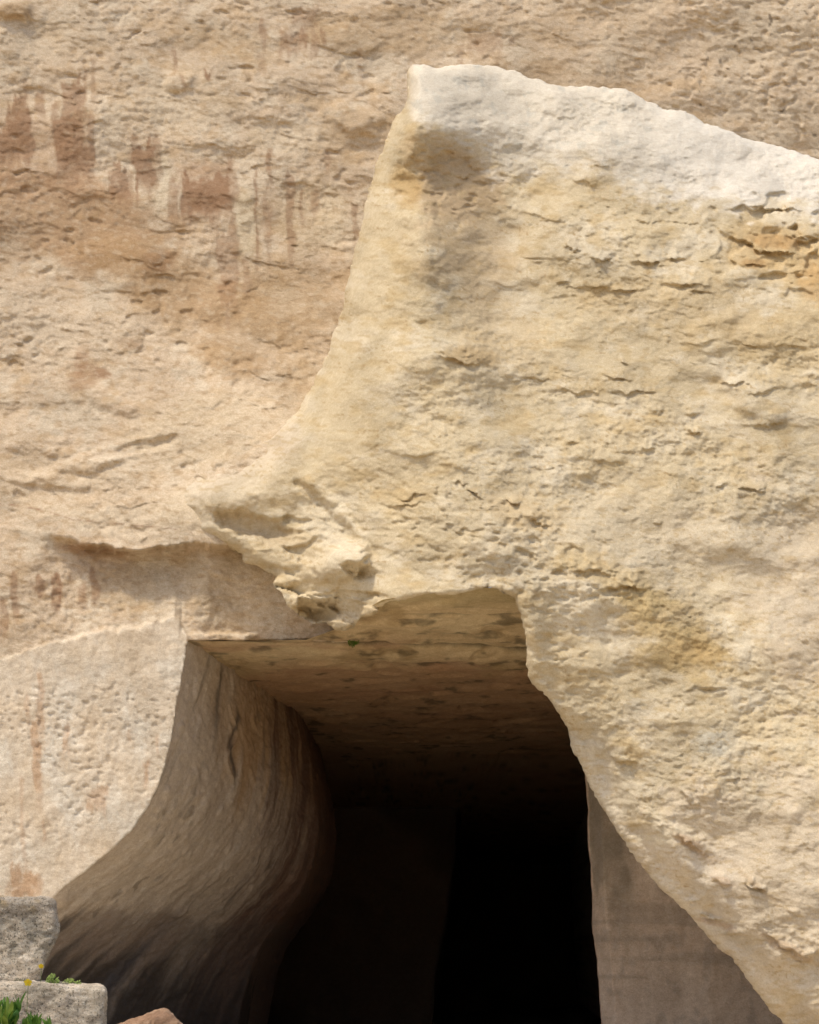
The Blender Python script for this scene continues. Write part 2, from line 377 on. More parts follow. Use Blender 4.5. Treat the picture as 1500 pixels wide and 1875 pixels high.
def cliff_colour(u, v, X):
    n1 = fbm(np.stack([u/120, v/90, 0*u], -1), 4, 0.55, seed=80)
    n2 = fbm(np.stack([u/34, v/20, 0*u], -1), 4, 0.6, seed=84)
    n3 = fbm(np.stack([u/60, v/34, 0*u+5], -1), 3, 0.55, seed=88)
    C = np.tile(np.array([0.555, 0.455, 0.345]), (len(u), 1))
    C = mixc(C, (0.585, 0.505, 0.40), sm(-0.05, 0.6, n1+0.6*n2))
    C = mixc(C, (0.49, 0.365, 0.23), 0.6*sm(0.1, 0.65, n3-0.3*n1))
    # upper right is greyer pink
    C = mixc(C, (0.58, 0.49, 0.38), 0.6*sm(700, 1100, u)*(1-sm(300, 400, v))*sm(-0.4, 0.3, n1))
    # brown weathered band sweeping from the upper left to the buttress
    wv = 0.55*n1+0.25*n2
    for (cu, cv, ru, rv, an, c, s) in (
            (90, 400, 260, 105, 12, (0.36, 0.235, 0.135), .75), (60, 300, 150, 90, 5, (0.38, 0.25, 0.16), .5), (330, 520, 190, 70, 20, (0.36, 0.24, 0.13), .7),
            (290, 480, 40, 26, 0, (0.30, 0.19, 0.11), .7), (415, 655, 80, 36, 15, (0.37, 0.25, 0.135), .65), (520, 560, 110, 90, 0, (0.42, 0.30, 0.175), .5),
            (560, 700, 60, 60, 0, (0.42, 0.31, 0.18), .4), (155, 690, 34, 24, -30, (0.36, 0.24, 0.15), .7), (190, 685, 20, 11, 25, (0.31, 0.19, 0.11), .8),
            (150, 650, 14, 36, 10, (0.36, 0.235, 0.145), .7), (235, 628, 28, 11, 10, (0.36, 0.23, 0.13), .7),
            (380, 340, 60, 55, 0, (0.335, 0.20, 0.12), .45), (640, 240, 80, 70, 0, (0.45, 0.32, 0.18), .35),
            (195, 240, 30, 70, 5, (0.62, 0.545, 0.44), .7), (295, 330, 22, 70, 0, (0.62, 0.55, 0.43), .7), (450, 400, 26, 80, 0, (0.62, 0.55, 0.42), .7), (525, 250, 80, 40, 0, (0.61, 0.53, 0.41), .5), (610, 400, 34, 70, 0, (0.61, 0.53, 0.40), .6), (100, 590, 190, 55, 8, (0.60, 0.51, 0.40), .7), (60, 60, 170, 60, -5, (0.57, 0.49, 0.385), .5), (330, 190, 130, 70, 0, (0.57, 0.48, 0.36), .45),
            (560, 390, 60, 80, 0, (0.54, 0.45, 0.32), .5), (380, 790, 180, 80, -15, (0.585, 0.50, 0.375), .6), (150, 900, 260, 70, 5, (0.565, 0.465, 0.345), .6),
            (230, 960, 160, 32, 8, (0.60, 0.515, 0.40), .7), (400, 930, 120, 60, 0, (0.61, 0.525, 0.40), .7), (170, 1008, 70, 14, 8, (0.36, 0.235, 0.145), .85),
            (200, 1030, 70, 40, 10, (0.38, 0.26, 0.165), .5), (250, 1080, 110, 60, 0, (0.44, 0.34, 0.22), .5), (430, 1080, 110, 90, 0, (0.50, 0.405, 0.285), .7),
            (1100, 30, 260, 50, 0, (0.53, 0.42, 0.30), .4), (1050, 145, 200, 22, 12, (0.46, 0.34, 0.22), .5), (1420, 60, 140, 90, 0, (0.56, 0.48, 0.37), .5),
            (30, 20, 40, 18, 0, (0.40, 0.28, 0.165), .6), (730, 60, 160, 50, 0, (0.42, 0.31, 0.19), .5), (410, 75, 130, 36, 12, (0.44, 0.325, 0.20), .5)):
        r = ell(u, v, cu, cv, ru, rv, an, 0.0)
        C = mixc(C, c, s*sm(1.15, 0.55, r+0.5*wv))
    n5 = fbm(np.stack([u/17, v/8, 0*u+2], -1), 3, 0.6, seed=106); n6 = fbm(np.stack([u/24, v/10, 0*u+6], -1), 3, 0.6, seed=107)
    C = mixc(C, (0.62, 0.55, 0.455), 0.28*sm(0.1, 0.6, n5))
    C = mixc(C, (0.385, 0.275, 0.165), 0.5*sm(0.2, 0.6, n6))
    # smooth wall under the ledge
    wvl = np.interp(u, WALL_U, WALL_V)
    wall = sm(-4, 6, v-wvl+4*n2)*(u < 341)
    n4 = fbm(np.stack([u/70, v/110, 0*u+9], -1), 4, 0.6, seed=92)
    cw = np.tile(np.array([0.67, 0.59, 0.485]), (len(u), 1))
    cw = mixc(cw, (0.71, 0.655, 0.57), sm(0.0, 0.6, n4)); cw = mixc(cw, (0.60, 0.50, 0.38), sm(0.1, 0.6, -n4)*0.6)
    C = C*(1-wall[:, None])+cw*wall[:, None]
    # run-down stains with ragged edges
    st = np.zeros(len(u))
    wu = 9*noise(np.stack([u/26, v/46, 0*u], -1), 95)+2.5*noise(np.stack([u/7, v/9, 0*u], -1), 96)
    wv2 = 14*noise(np.stack([u/9, v/60, 0*u], -1), 97)
    brk = sm(-0.75, -0.05, noise(np.stack([u/16, v/10, 0*u], -1), 98)+0.4*n2)
    rg = random.Random(11); sub = []
    for (cu, t, b, hw, s) in DRIPS:
        n = max(1, int(hw/5.0)); L = b-t
        for k in range(n):
            off = 0 if n == 1 else (k/(n-1)-0.5)*2*(hw-2)
            sub.append((cu+off+rg.uniform(-1.5, 1.5), t+L*rg.uniform(-0.12, 0.30), b+L*rg.uniform(-0.25, 0.25), rg.uniform(2.5, 8.0) if n > 1 else hw*0.8, s*rg.uniform(0.55, 1.0)))
        if n > 2: sub.append((cu, t+0.18*L, b, hw*0.95, 0.95*s))
    for (cu, t, b, hw, s) in sub:
        L = b-t
        x = np.abs(u+wu-cu-0.03*(v-t))
        f = sm(hw+3.0, hw-2.5, x)*sm(t-3, t+4, v+wv2)*(1-sm(b-0.35*L, b+0.15*L, v+wv2))
        st = np.maximum(st, s*f)
    st = st*(0.6+0.4*brk)
    red = (v > 1170)
    C = C*(1-0.92*st[:, None]) + 0.92*st[:, None]*np.where(red[:, None], np.array([0.50, 0.325, 0.20]), np.array([0.265, 0.155, 0.09]))
    # black pits and lichen on the upper right, thin cracks
    sp = sm(0.42, 0.55, noise(np.stack([u/13, v/11, 0*u], -1), 99))*sm(1150, 1300, u)*(1-sm(240, 320, v))*sm(0.0, 0.3, noise(np.stack([u/90, v/60, 0*u+3], -1), 100))
    C = mixc(C, (0.15, 0.12, 0.09), 0.75*sp)
    cr = np.exp(-((u-350-2*noise(np.stack([0*u, v/20, 0*u], -1), 101))/1.2)**2)*sm(1000, 1010, v)*(1-sm(1120, 1140, v))
    C = mixc(C, (0.25, 0.18, 0.12), 0.3*cr*sm(-0.3, 0.3, noise(np.stack([0*u, v/12, 0*u], -1), 108)))
    yc = np.interp(u, [0, 80, 140, 200, 300, 350], [922, 934, 952, 957, 966, 974])
    cr = np.exp(-((v-yc-2*noise(np.stack([u/14, 0*u, 0*u], -1), 102))/1.0)**2)*(u < 352)*(u > -30)*sm(-0.4, 0.1, noise(np.stack([u/25, 0*u, 0*u], -1), 103))
    C = mixc(C, (0.26, 0.13, 0.08), 0.6*cr)
    return np.clip(C*np.array([1.06, 1.02, 0.93]), 0.02, 0.75)

def cliff_skirt(u, v):
    d = np.zeros((len(u), 3)); d[:, 1] = 1
    cave = (v > 1150) & (u > -200) & (u < 1100)
    ray = P(u, v, 1.0)-CAM
    d = np.where(cave[:, None], ray*np.array([1, 1, 1.0]), d)
    d[:, 0] += np.where(cave & (v > 1180), -0.06, 0.0)
    d[:, 2] = np.where(cave & (v <= 1180), 0.0, d[:, 2])
    return d

us = axis(-600, 2000, -24, 1524, 2.6); vs = axis(-500, 2100, -24, 1700, 2.6)
cliff = rock_sheet('cliff', cliff_poly, us, vs, cliff_depth, cliff_colour, cliff_skirt, M_CLIFF, 1.6, (0.04, 0.12, 0.3))
tag(cliff, 'tall beige quarry cliff with brown run-down stains and a ledge over a smooth wall', kind='structure')

# -------- the cream buttress in front of the cliff, its diagonal lower edge framing the cave
spur_poly = [(745, 132), (757, 118), (775, 118), (800, 125), (850, 117), (900, 121), (935, 127), (965, 140), (1000, 151), (1030, 159), (1090, 158), (1150, 165),
    (1185, 185), (1215, 198), (1255, 204), (1290, 226), (1335, 238), (1350, 249), (1400, 262), (1440, 273), (1500, 290), (1600, 312), (1800, 345), (2000, 380),
    (2000, 2300), (1720, 2300), (1600, 2085), (1500, 1950), (1432, 1872), (1395, 1830), (1365, 1785), (1340, 1756), (1305, 1725), (1270, 1686), (1235, 1650), (1195, 1611), (1165, 1572),
    (1135, 1530), (1105, 1482), (1085, 1447), (1065, 1405), (1050, 1375), (1042, 1342), (1030, 1316), (1010, 1286), (985, 1262), (967, 1240), (963, 1215), (965, 1185), (960, 1150),
    (952, 1120), (940, 1096), (920, 1081), (895, 1076), (870, 1080), (830, 1091), (790, 1086), (750, 1096), (715, 1101), (692, 1112), (686, 1128), (660, 1132), (648, 1150), (615, 1159), (598, 1140),
    (572, 1141), (545, 1126), (520, 1102), (515, 1086), (500, 1070), (505, 1056), (478, 1042), (448, 1028), (445, 1014), (400, 990), (358, 972), (335, 964), (300, 940), (290, 905), (335, 868),
    (400, 850), (455, 822), (500, 800), (545, 750), (590, 672), (620, 590), (640, 500), (655, 440), (668, 380), (690, 300), (705, 260), (720, 225), (742, 190), (748, 165)]
spur_ctrl = [(762, 240, 22.0), (772, 450, 21.45), (785, 650, 21.1), (800, 850, 20.95), (800, 1000, 20.6),
    (720, 300, 22.65), (705, 450, 22.45), (665, 600, 22.5), (620, 750, 22.55), (560, 850, 22.6),
    (830, 330, 22.75), (900, 300, 22.9), (910, 450, 22.6), (925, 600, 22.05), (950, 750, 21.4),
    (1100, 300, 22.4), (1100, 500, 21.9), (1100, 700, 21.3), (1100, 900, 20.75), (1300, 500, 21.6), (1300, 700, 21.1), (1300, 900, 20.55), (1450, 500, 21.4), (1450, 800, 20.7),
    (1700, 500, 21.2), (1700, 1000, 20.1), (2000, 1000, 20.0), (2000, 400, 21.8), (2000, 2200, 18.4),
    (760, 130, 22.9), (900, 140, 23.2), (1100, 180, 23.1), (1300, 260, 22.9), (1480, 310, 22.6), (1480, 390, 22.0), (1700, 360, 22.3),
    (900, 1076, 19.95), (830, 1091, 20.3), (750, 1096, 20.55), (700, 1105, 20.85), (1000, 1100, 20.0), (1100, 1050, 20.3), (1300, 1150, 20.1), (1480, 1150, 20.0),
    (965, 1200, 20.3), (1040, 1340, 20.5), (1100, 1470, 20.4), (1200, 1610, 20.2), (1350, 1770, 20.0), (1450, 1900, 19.9),
    (1300, 1400, 19.75), (1480, 1400, 19.5), (1480, 1700, 19.3), (1700, 1800, 18.9), (1720, 2200, 18.8),
    (350, 920, 24.05), (330, 960, 24.0), (420, 900, 23.6), (450, 960, 23.35), (480, 1020, 23.2), (540, 1080, 22.9), (600, 1130, 22.6), (615, 1158, 22.7), (650, 1000, 22.0), (690, 1080, 21.3),
    (720, 900, 21.4), (560, 950, 22.8), (500, 870, 23.1), (430, 850, 23.85), (500, 815, 23.6)]

def groove(u, v, pts, w, t0=None):
    d = np.full(u.shape, 1e9)
    for (ax, ay), (bx, by) in zip(pts[:-1], pts[1:]):
        ex, ey = bx-ax, by-ay
        t = np.clip(((u-ax)*ex+(v-ay)*ey)/(ex*ex+ey*ey), 0, 1)
        d = np.minimum(d, np.hypot(u-ax-t*ex, v-ay-t*ey))
    return np.exp(-(d/w)**2)

BUMPS = [ # u, v, ru, rv, angle, amount in metres (towards the viewer), sharpness of the lower edge
    (845, 655, 62, 22, 12, .16), (860, 640, 40, 14, 12, .08), (1105, 470, 26, 14, 10, .13), (1190, 475, 36, 11, 12, .12), (1050, 450, 18, 10, 0, .10), (1235, 470, 26, 10, 0, .12),
    (1040, 520, 34, 8, 4, .10), (1100, 522, 30, 7, 4, .10), (1250, 515, 50, 16, 4, .12), (1140, 530, 40, 8, 0, .1), (1280, 530, 22, 14, 0, .1),
    (1060, 715, 60, 10, 2, .10), (1160, 715, 60, 10, -3, .10), (1205, 750, 20, 10, 5, .10), (1270, 750, 24, 12, 5, .10), (1140, 660, 14, 9, 0, .1), (1050, 805, 22, 12, 12, .13),
    (1110, 840, 36, 12, 10, .09), (1185, 820, 18, 10, 0, .13), (1130, 690, 30, 8, 0, .08), (1270, 790, 18, 8, 20, .1), (1320, 890, 20, 6, -8, .12), (1380, 890, 34, 9, 4, .12), (1200, 955, 14, 6, 0, .1),
    (1350, 700, 34, 9, 8, .10), (1395, 715, 40, 8, -6, .12), (1420, 650, 50, 40, 20, .08), (1415, 770, 40, 12, -5, .08), (980, 690, 50, 9, 0, .1), (760, 830, 34, 9, 0, .1), (840, 880, 12, 8, 20, .1),
    (940, 915, 22, 10, 10, .16), (990, 955, 30, 10, 12, .13), (870, 900, 20, 10, 35, .12), (745, 905, 44, 8, 0, .1), (740, 920, 40, 6, 0, .09), (1080, 1040, 70, 12, 10, .14), (1150, 1070, 34, 12, 10, .12),
    (850, 325, 14, 8, 20, .1), (1420, 380, 60, 10, 6, .12), (1410, 455, 60, 12, 8, .16), (1375, 480, 34, 10, 0, .16), (1480, 430, 34, 14, 0, .12), (1260, 410, 60, 10, 5, .09), (1060, 330, 40, 7, 8, .09),
    (1100, 300, 26, 8, 5, .08), (980, 390, 34, 8, 12, .08), (1190, 405, 20, 12, 0, .08), (1010, 400, 40, 7, 6, .07),
    (1140, 1390, 30, 10, 15, .11), (1265, 1540, 46, 14, 35, .22), (1215, 1512, 12, 8, 0, .12), (1145, 1525, 9, 6, 0, .1), (1320, 1612, 20, 11, 20, .14), (1275, 1645, 18, 6, -20, .1), (1300, 1680, 28, 6, 18, .12),
    (1340, 1705, 24, 6, 12, .12), (1400, 1690, 16, 16, 0, .1), (1385, 1620, 22, 8, 40, .12), (1450, 1670, 24, 7, 20, .12), (1440, 1730, 60, 10, 28, .14), (1470, 1755, 30, 9, 20, .14), (1180, 1465, 20, 7, 40, .1),
    (1260, 1460, 22, 7, 45, .08), (1350, 1420, 12, 6, 0, .08), (1300, 1260, 60, 8, 0, .06), (1220, 1285, 40, 7, 0, .06)]

def spur_depth(u, v, sd):
    Y = tps(spur_ctrl, u, v)
    d = -sd
    # rounding towards the outline: broad on the left flank, tight along the cave edge and the crest
    rim = sm(900, 960, u)*sm(1050, 1120, v)
    crest = (1-sm(250, 420, v-0.22*np.maximum(u-750, 0)))*sm(735, 780, u)
    low = sm(1040, 1090, v)*(1-rim)
    R = 75 - 53*np.maximum(rim, np.maximum(crest, low)) - 35*sm(760, 860, v)*(1-sm(480, 640, u))
    Rm = 1.0 - 0.75*np.maximum(rim, np.maximum(crest*0.9, 1.15*low)) - 0.5*sm(760, 860, v)*(1-sm(480, 640, u))
    k = np.clip(1-d/R, 0, 1)
    mel = groove(u, v, [(322, 955), (300, 940), (290, 905), (335, 868), (400, 850), (440, 830), (475, 812)], 48)
    Y = Y + Rm*(1-np.sqrt(np.maximum(1-k*k, 0)))*(1-mel)
    mm = sm(0.25, 1.0, mel)
    Y = Y*(1-mm)+(tps(cliff_ctrl, u, v)+0.10)*mm
    # hewn bevel along the diagonal cave edge
    Y = Y + 0.35*rim*sm(70, 18, d+10*noise(np.stack([u/40, v/40, 0*u], -1), 201))*sm(1300, 1360, v)
    au = np.interp(v, [560, 600, 680, 720, 790, 850, 920, 960], [1225, 1255, 1300, 1340, 1385, 1405, 1440, 1500])
    au = au + 14*noise(np.stack([v/30, 0*v, 0*v], -1), 202)
    Y = Y - 0.11*sm(-24, 24, u-au)*sm(1, 0, (u-au)/190)*sm(560, 640, v)*(1-sm(900, 970, v))
    q = P(u, v, 21.0)
    big = fbm(q*np.array([0.7, 1, 0.9]), 3, seed=210)
    Y = Y + 0.15*big
    wu = 16*noise(np.stack([u/28, v/24, 0*u], -1), 212)+7*noise(np.stack([u/10, v/10, 0*u], -1), 213)
    wv = 9*noise(np.stack([u/30, v/22, 0*u], -1), 214)+5*noise(np.stack([u/9, v/8, 0*u], -1), 215)
    # bedding ledges
    right = sm(760, 900, u)
    tl = q.copy(); tl[:, 2] += 0.07*q[:, 0]
    tq = tl + np.stack([0.2*noise(q*2, 221), 0*u, 0.14*noise(q*2+7, 222)], -1)
    band = sm(-0.2, 0.5, noise(q*np.array([0.3, 1, 1.1]), 223))*(0.35+0.65*right)*(1-0.6*sm(900, 1150, v))
    rel = 0.045*fbm(tq*np.array([1.2, 1, 2.0]), 6, 0.58, seed=224)
    rel = rel - 0.060*band*sm(0.05, 0.4, noise(tq*np.array([0.9, 1, 3.0]), 226)+0.3*noise(tq*np.array([4, 1, 7]), 227))
    rel = rel - 0.035*band*sm(0.05, 0.4, noise(tq*np.array([2.4, 1, 6.0]), 228)+0.3*noise(tq*np.array([9, 1, 14]), 229))
    rel = rel - 0.014*sm(0.0, 0.4, noise(tq*np.array([6, 1, 12.0]), 225))*(0.5+0.5*right)
    rel = rel*0.42
    Y = Y + rel
    dvv = -rel*75.0
    Yk = Y.copy()
    # eroded knobs with an undercut below
    rb = random.Random(5)
    for (cu, cv, ru, rv, an, am) in BUMPS:
        am = am*rb.uniform(0.45, 1.1)
        sel = np.nonzero((np.abs(u-cu) < ru*2.2+30) & (np.abs(v-cv) < (rv+ru*abs(math.sin(math.radians(an))))*2.2+40))[0]
        if not len(sel): continue
        a = math.radians(an); c, s = math.cos(a), math.sin(a)
        uu, vv = u[sel]+wu[sel]-cu, v[sel]+wv[sel]-cv
        x = (uu*c+vv*s)/ru; y = (-uu*s+vv*c)/rv
        y = np.where(y > 0, y*2.6, y*0.7)
        r = np.sqrt(x*x+y*y)
        Y[sel] -= 0.7*am*sm(1.2, 0.1, r)
        yb = (-uu*s+vv*c)/rv-0.75
        Y[sel] += 0.2*am*sm(1.0, 0.2, np.sqrt(x*x+(yb/0.6)**2))
    dvv = dvv - 32.0*np.minimum(Y-Yk, 0)
    # pitted skin
    flank = (1-sm(690, 775, u))*(1-sm(740, 860, v))
    pm = 0.22+0.9*np.maximum.reduce([np.exp(-ell(u, v, 880, 990, 260, 110, 12)**2), np.exp(-ell(u, v, 1090, 1060, 130, 50, 15)**2), np.exp(-ell(u, v, 830, 340, 90, 90, 30)**2),
        np.exp(-ell(u, v, 1440, 450, 120, 80, 10)**2), np.exp(-ell(u, v, 1050, 1200, 110, 120, 0)**2)*0.7, np.exp(-ell(u, v, 1300, 1300, 260, 160, 0)**2)*0.5])
    pm = pm*(1-0.8*flank)
    p1 = sm(0.12, 0.5, noise(q*np.array([5.5, 1, 8.5]), 230)+0.35*noise(q*np.array([12, 1, 16]), 231))
    p2 = sm(0.2, 0.5, noise(q*np.array([2.4, 1, 4.2]), 232)+0.3*noise(q*np.array([7, 1, 10]), 233))
    Y = Y + 0.036*p1*pm + 0.06*p2*pm*sm(0.45, 0.9, pm)
    Y = Y + 0.022*(1-0.6*flank)*(0.3+1.1*sm(-0.4, 0.5, noise(q*0.7+11, 236)))*fbm(q*np.array([5, 1, 7]), 4, 0.66, seed=235)
    # deep tafoni on the right below the white crest
    tz = np.exp(-ell(u, v, 1430, 440, 110, 80, 15)**2)
    Y = Y + 0.22*tz*sm(0.15, 0.4, noise(q*np.array([2.2, 1, 3.4]), 237)+0.3*noise(q*np.array([6, 1, 8]), 238))
    # left lower mass: creases, broken lumps, bright fresh break
    Y = Y + 0.13*groove(u+0.5*wu, v+0.5*wv, [(548, 885), (575, 905), (610, 945), (640, 980), (690, 1012)], 9)
    Y = Y - 0.12*groove(u+0.3*wu, v+0.3*wv, [(560, 880), (600, 915), (632, 950), (655, 985)], 12)
    for (cu, cv, ru, rv, an, am, hard) in ((615, 1035, 85, 55, -20, -.30, .1), (630, 1028, 58, 34, -25, -.30, .5), (655, 1045, 34, 16, 15, .22, .5), (470, 965, 95, 24, 14, .28, .4), (410, 905, 80, 45, -5, -.18, .2), (500, 1020, 58, 22, 20, -.22, .5),
            (590, 1118, 40, 20, 10, .30, .6), (635, 1112, 36, 16, 5, .26, .6), (640, 1090, 60, 9, 3, .20, .6), (560, 1105, 34, 13, 20, -.20, .6), (625, 1145, 26, 10, -8, -.25, .6), (670, 1120, 22, 10, 5, -.2, .6),
            (540, 990, 60, 14, -10, -.14, .5), (540, 955, 36, 10, 5, .14, .5), (520, 1060, 30, 16, 20, -.15, .5), (585, 1090, 40, 8, -6, -.16, .6)):
        r = ell(u+0.7*wu, v+0.7*wv, cu, cv, ru, rv, an)
        Y = Y + am*sm(1.15, hard, r)
    # scalloped hollow to the right of the crest edge, ridge line
    Y = Y + 0.15*np.exp(-ell(u+wu, v+wv, 880, 390, 75, 150, -28)**2)
    Y = Y - 0.12*np.exp(-((u-768-0.06*(v-300)-1.3*wu)/30)**2)*sm(205, 250, v)*(1-sm(420, 650, v))
    Y = Y + 0.16*np.exp(-ell(u+0.6*wu, v+0.6*wv, 738, 345, 26, 34, 20)**2)
    return Y, dvv

def spur_colour(u, v, X):
    n1 = fbm(np.stack([u/140, v/100, 0*u], -1), 4, 0.55, seed=300)
    n2 = fbm(np.stack([u/34, v/18, 0*u], -1), 4, 0.6, seed=304)
    n3 = fbm(np.stack([u/70, v/36, 0*u+4], -1), 3, 0.6, seed=308)
    C = np.tile(np.array([0.575, 0.485, 0.335]), (len(u), 1))
    C = mixc(C, (0.64, 0.565, 0.435), 0.85*sm(-0.1, 0.7, n1+0.4*n2))
    C = mixc(C, (0.52, 0.405, 0.235), 0.65*sm(0.1, 0.7, n3-0.2*n1))
    wv = 0.4*n1+0.3*n2
    for (cu, cv, ru, rv, an, c, s) in (
            (1420, 1650, 300, 240, 40, (0.62, 0.53, 0.41), .85), (1480, 1080, 140, 200, 0, (0.60, 0.51, 0.395), .7), (1150, 1000, 260, 110, 5, (0.61, 0.53, 0.40), .55), (1320, 990, 160, 60, 0, (0.60, 0.52, 0.40), .4),
            (1080, 1440, 70, 130, -25, (0.63, 0.57, 0.47), .7), (1250, 1650, 110, 200, -38, (0.62, 0.55, 0.455), .6),
            (830, 330, 80, 100, -25, (0.46, 0.34, 0.215), .8), (870, 450, 100, 130, -25, (0.50, 0.385, 0.25), .6), (900, 600, 90, 110, -20, (0.545, 0.44, 0.295), .5), (740, 340, 34, 42, 10, (0.47, 0.32, 0.14), .7), (765, 270, 40, 36, 0, (0.51, 0.39, 0.235), .6),
            (860, 650, 60, 20, 12, (0.46, 0.34, 0.19), .7), (1250, 1175, 130, 62, 20, (0.50, 0.375, 0.19), .8), (1280, 1200, 60, 26, 15, (0.45, 0.315, 0.145), .6), (1110, 1050, 110, 38, 18, (0.49, 0.375, 0.20), .6),
            (1200, 1110, 90, 30, 25, (0.53, 0.41, 0.22), .6), (1430, 460, 120, 60, 12, (0.51, 0.37, 0.19), .65), (1500, 520, 40, 40, 0, (0.47, 0.29, 0.115), .6), (1420, 440, 50, 12, 5, (0.40, 0.25, 0.11), .7), (1380, 482, 26, 10, 0, (0.40, 0.25, 0.11), .7),
            (740, 905, 60, 22, 0, (0.48, 0.365, 0.205), .55), (960, 940, 70, 30, 15, (0.49, 0.375, 0.22), .55), (1460, 620, 120, 80, 0, (0.57, 0.45, 0.27), .5), (1250, 560, 200, 60, 8, (0.56, 0.44, 0.27), .5),
            (1310, 1362, 44, 34, -20, (0.60, 0.565, 0.475), .8), (1380, 1325, 30, 34, 0, (0.575, 0.47, 0.305), .7), (1270, 1130, 60, 20, 0, (0.60, 0.52, 0.39), .3), (620, 1020, 60, 36, -25, (0.64, 0.565, 0.43), .8),
            (1260, 1542, 44, 12, 35, (0.40, 0.27, 0.16), .6), (1440, 1735, 70, 10, 28, (0.42, 0.29, 0.175), .55), (1310, 1690, 60, 7, 16, (0.43, 0.29, 0.185), .6), (1320, 1612, 18, 9, 20, (0.43, 0.30, 0.19), .5), (1390, 1625, 60, 7, 42, (0.40, 0.29, 0.18), .5),
            (400, 900, 110, 60, 0, (0.62, 0.53, 0.39), .8), (470, 965, 100, 26, 14, (0.50, 0.39, 0.255), .6), (560, 1010, 80, 50, 0, (0.60, 0.50, 0.345), .5), (610, 1125, 90, 26, 0, (0.55, 0.435, 0.275), .5)):
        C = mixc(C, c, s*sm(1.2, 0.5, ell(u, v, cu, cv, ru, rv, an)+wv))
    mel = groove(u, v, [(322, 955), (300, 940), (290, 905), (335, 868), (400, 850), (440, 830), (500, 800)], 60)
    C = mixc(C, (0.60, 0.515, 0.405), 0.85*sm(0.1, 0.9, mel+0.3*n2*mel))
    # pale fresh crest
    bv = np.interp(u, [740, 780, 850, 900, 1000, 1100, 1200, 1250, 1300, 1400, 1500, 2000], [200, 215, 262, 300, 310, 312, 335, 350, 362, 368, 388, 470])
    wh = sm(30, -26, v-bv+30*n2+24*n1)*sm(738, 760, u)
    C = mixc(C, (0.69, 0.635, 0.54), 0.95*wh)
    gp = sm(0.25, 0.6, fbm(np.stack([u/34, v/28, 0*u+7], -1), 3, 0.55, seed=320))*sm(-20, 20, bv-v)
    C = mixc(C, (0.53, 0.51, 0.45), 0.6*gp*wh)
    C = mixc(C, (0.73, 0.69, 0.62), 0.8*wh*sm(1100, 1320, u))
    n6 = fbm(np.stack([u/26, v/9, 0*u+6], -1), 3, 0.6, seed=317)
    C = mixc(C, (0.46, 0.345, 0.19), 0.5*sm(0.2, 0.65, n6+0.25*n3)*(1-wh))
    # small iron specks and thin pale root threads
    spk = sm(0.36, 0.5, noise(np.stack([u/6.5, v/4.5, 0*u], -1), 330))*sm(0.05, 0.35, noise(np.stack([u/60, v/40, 0*u+2], -1), 331))
    C = mixc(C, (0.40, 0.27, 0.125), 0.55*spk*(1-0.8*wh))
    return np.clip(C*(np.array([1.0, 0.985, 0.925])*(1-wh[:, None])+np.array([1.0, 0.985, 0.93])*wh[:, None]), 0.02, 0.8)

def spur_skirt(u, v):
    d = np.zeros((len(u), 3)); d[:, 1] = 1.0
    rim = (u > 935) & (v > 1090) & (u < 1990)
    d[rim] = (0.42, 0.9, 0.22)
    low = (v > 1000) & ~rim & (u < 1990)
    d[low] = (0.02, 0.85, 0.33)
    top = (v < 400) & (u > 740)
    d[top] = (0.0, 0.95, -0.12)
    left = (u < 745) & (v < 1000)
    d[left] = (0.25, 0.9, -0.05)
    return d

us = axis(260, 1950, 270, 1524, 2.2); vs = axis(80, 2250, 96, 1900, 2.2)
spur = rock_sheet('rock_buttress', spur_poly, us, vs, spur_depth, spur_colour, spur_skirt, M_SPUR, 3.6)
tag(spur, 'cream limestone buttress with white crest standing in front of the cliff over the cave', kind='structure')

# ------------------------------------------------------------------ the cave
ZC = float(P(345, 1172, 24.0)[2])

def loft(name, profiles, rows, cols, disp, colour, mat):
    """profiles: list of (N,3) polylines; rows between each pair; resampled to cols points"""
    R = []
    for p in profiles:
        p = np.asarray(p, float); s = np.concatenate([[0], np.cumsum(np.linalg.norm(np.diff(p, axis=0), axis=1))]); s /= s[-1]
        t = np.linspace(0, 1, cols)
        # smooth the polyline a little
        c = np.stack([np.interp(t, s, p[:, k]) for k in range(3)], -1)
        for it in range(max(2, cols//60)):
            c[1:-1] = 0.25*c[:-2]+0.5*c[1:-1]+0.25*c[2:]
        R.append(c)
    V = []; SS = []; acc = 0
    for a, b, n in zip(R[:-1], R[1:], rows):
        for k in range(n):
            V.append(a+(b-a)*k/n); SS.append(acc+k/n)
        acc += 1
    V.append(R[-1]); SS.append(acc)
    V = np.array(V); n, m = V.shape[:2]
    # normals of the sheet
    du = np.gradient(V, axis=0); dv = np.gradient(V, axis=1)
    N = np.cross(du, dv); N /= np.linalg.norm(N, axis=2, keepdims=True)+1e-9
    S = np.repeat(np.array(SS)[:, None], m, 1).ravel(); T = np.tile(np.linspace(0, 1, m), n)
    Vf = V.reshape(-1, 3); Nf = N.reshape(-1, 3)
    Vn = Vf + Nf*disp(Vf, S, T)[:, None]
    C = colour(Vf, S, T)
    i = np.arange(n*m).reshape(n, m)
    Q = np.stack([i[:-1, :-1], i[1:, :-1], i[1:, 1:], i[:-1, 1:]], -1).reshape(-1, 4)
    return new_mesh(name, Vn, Q, mat, col=C)

def raised(p): p = np.array(p); p[0, 2] = ZC+0.06; return p
def pix(lst, Y):
    return np.array([P(u, v, Y) for u, v in lst])

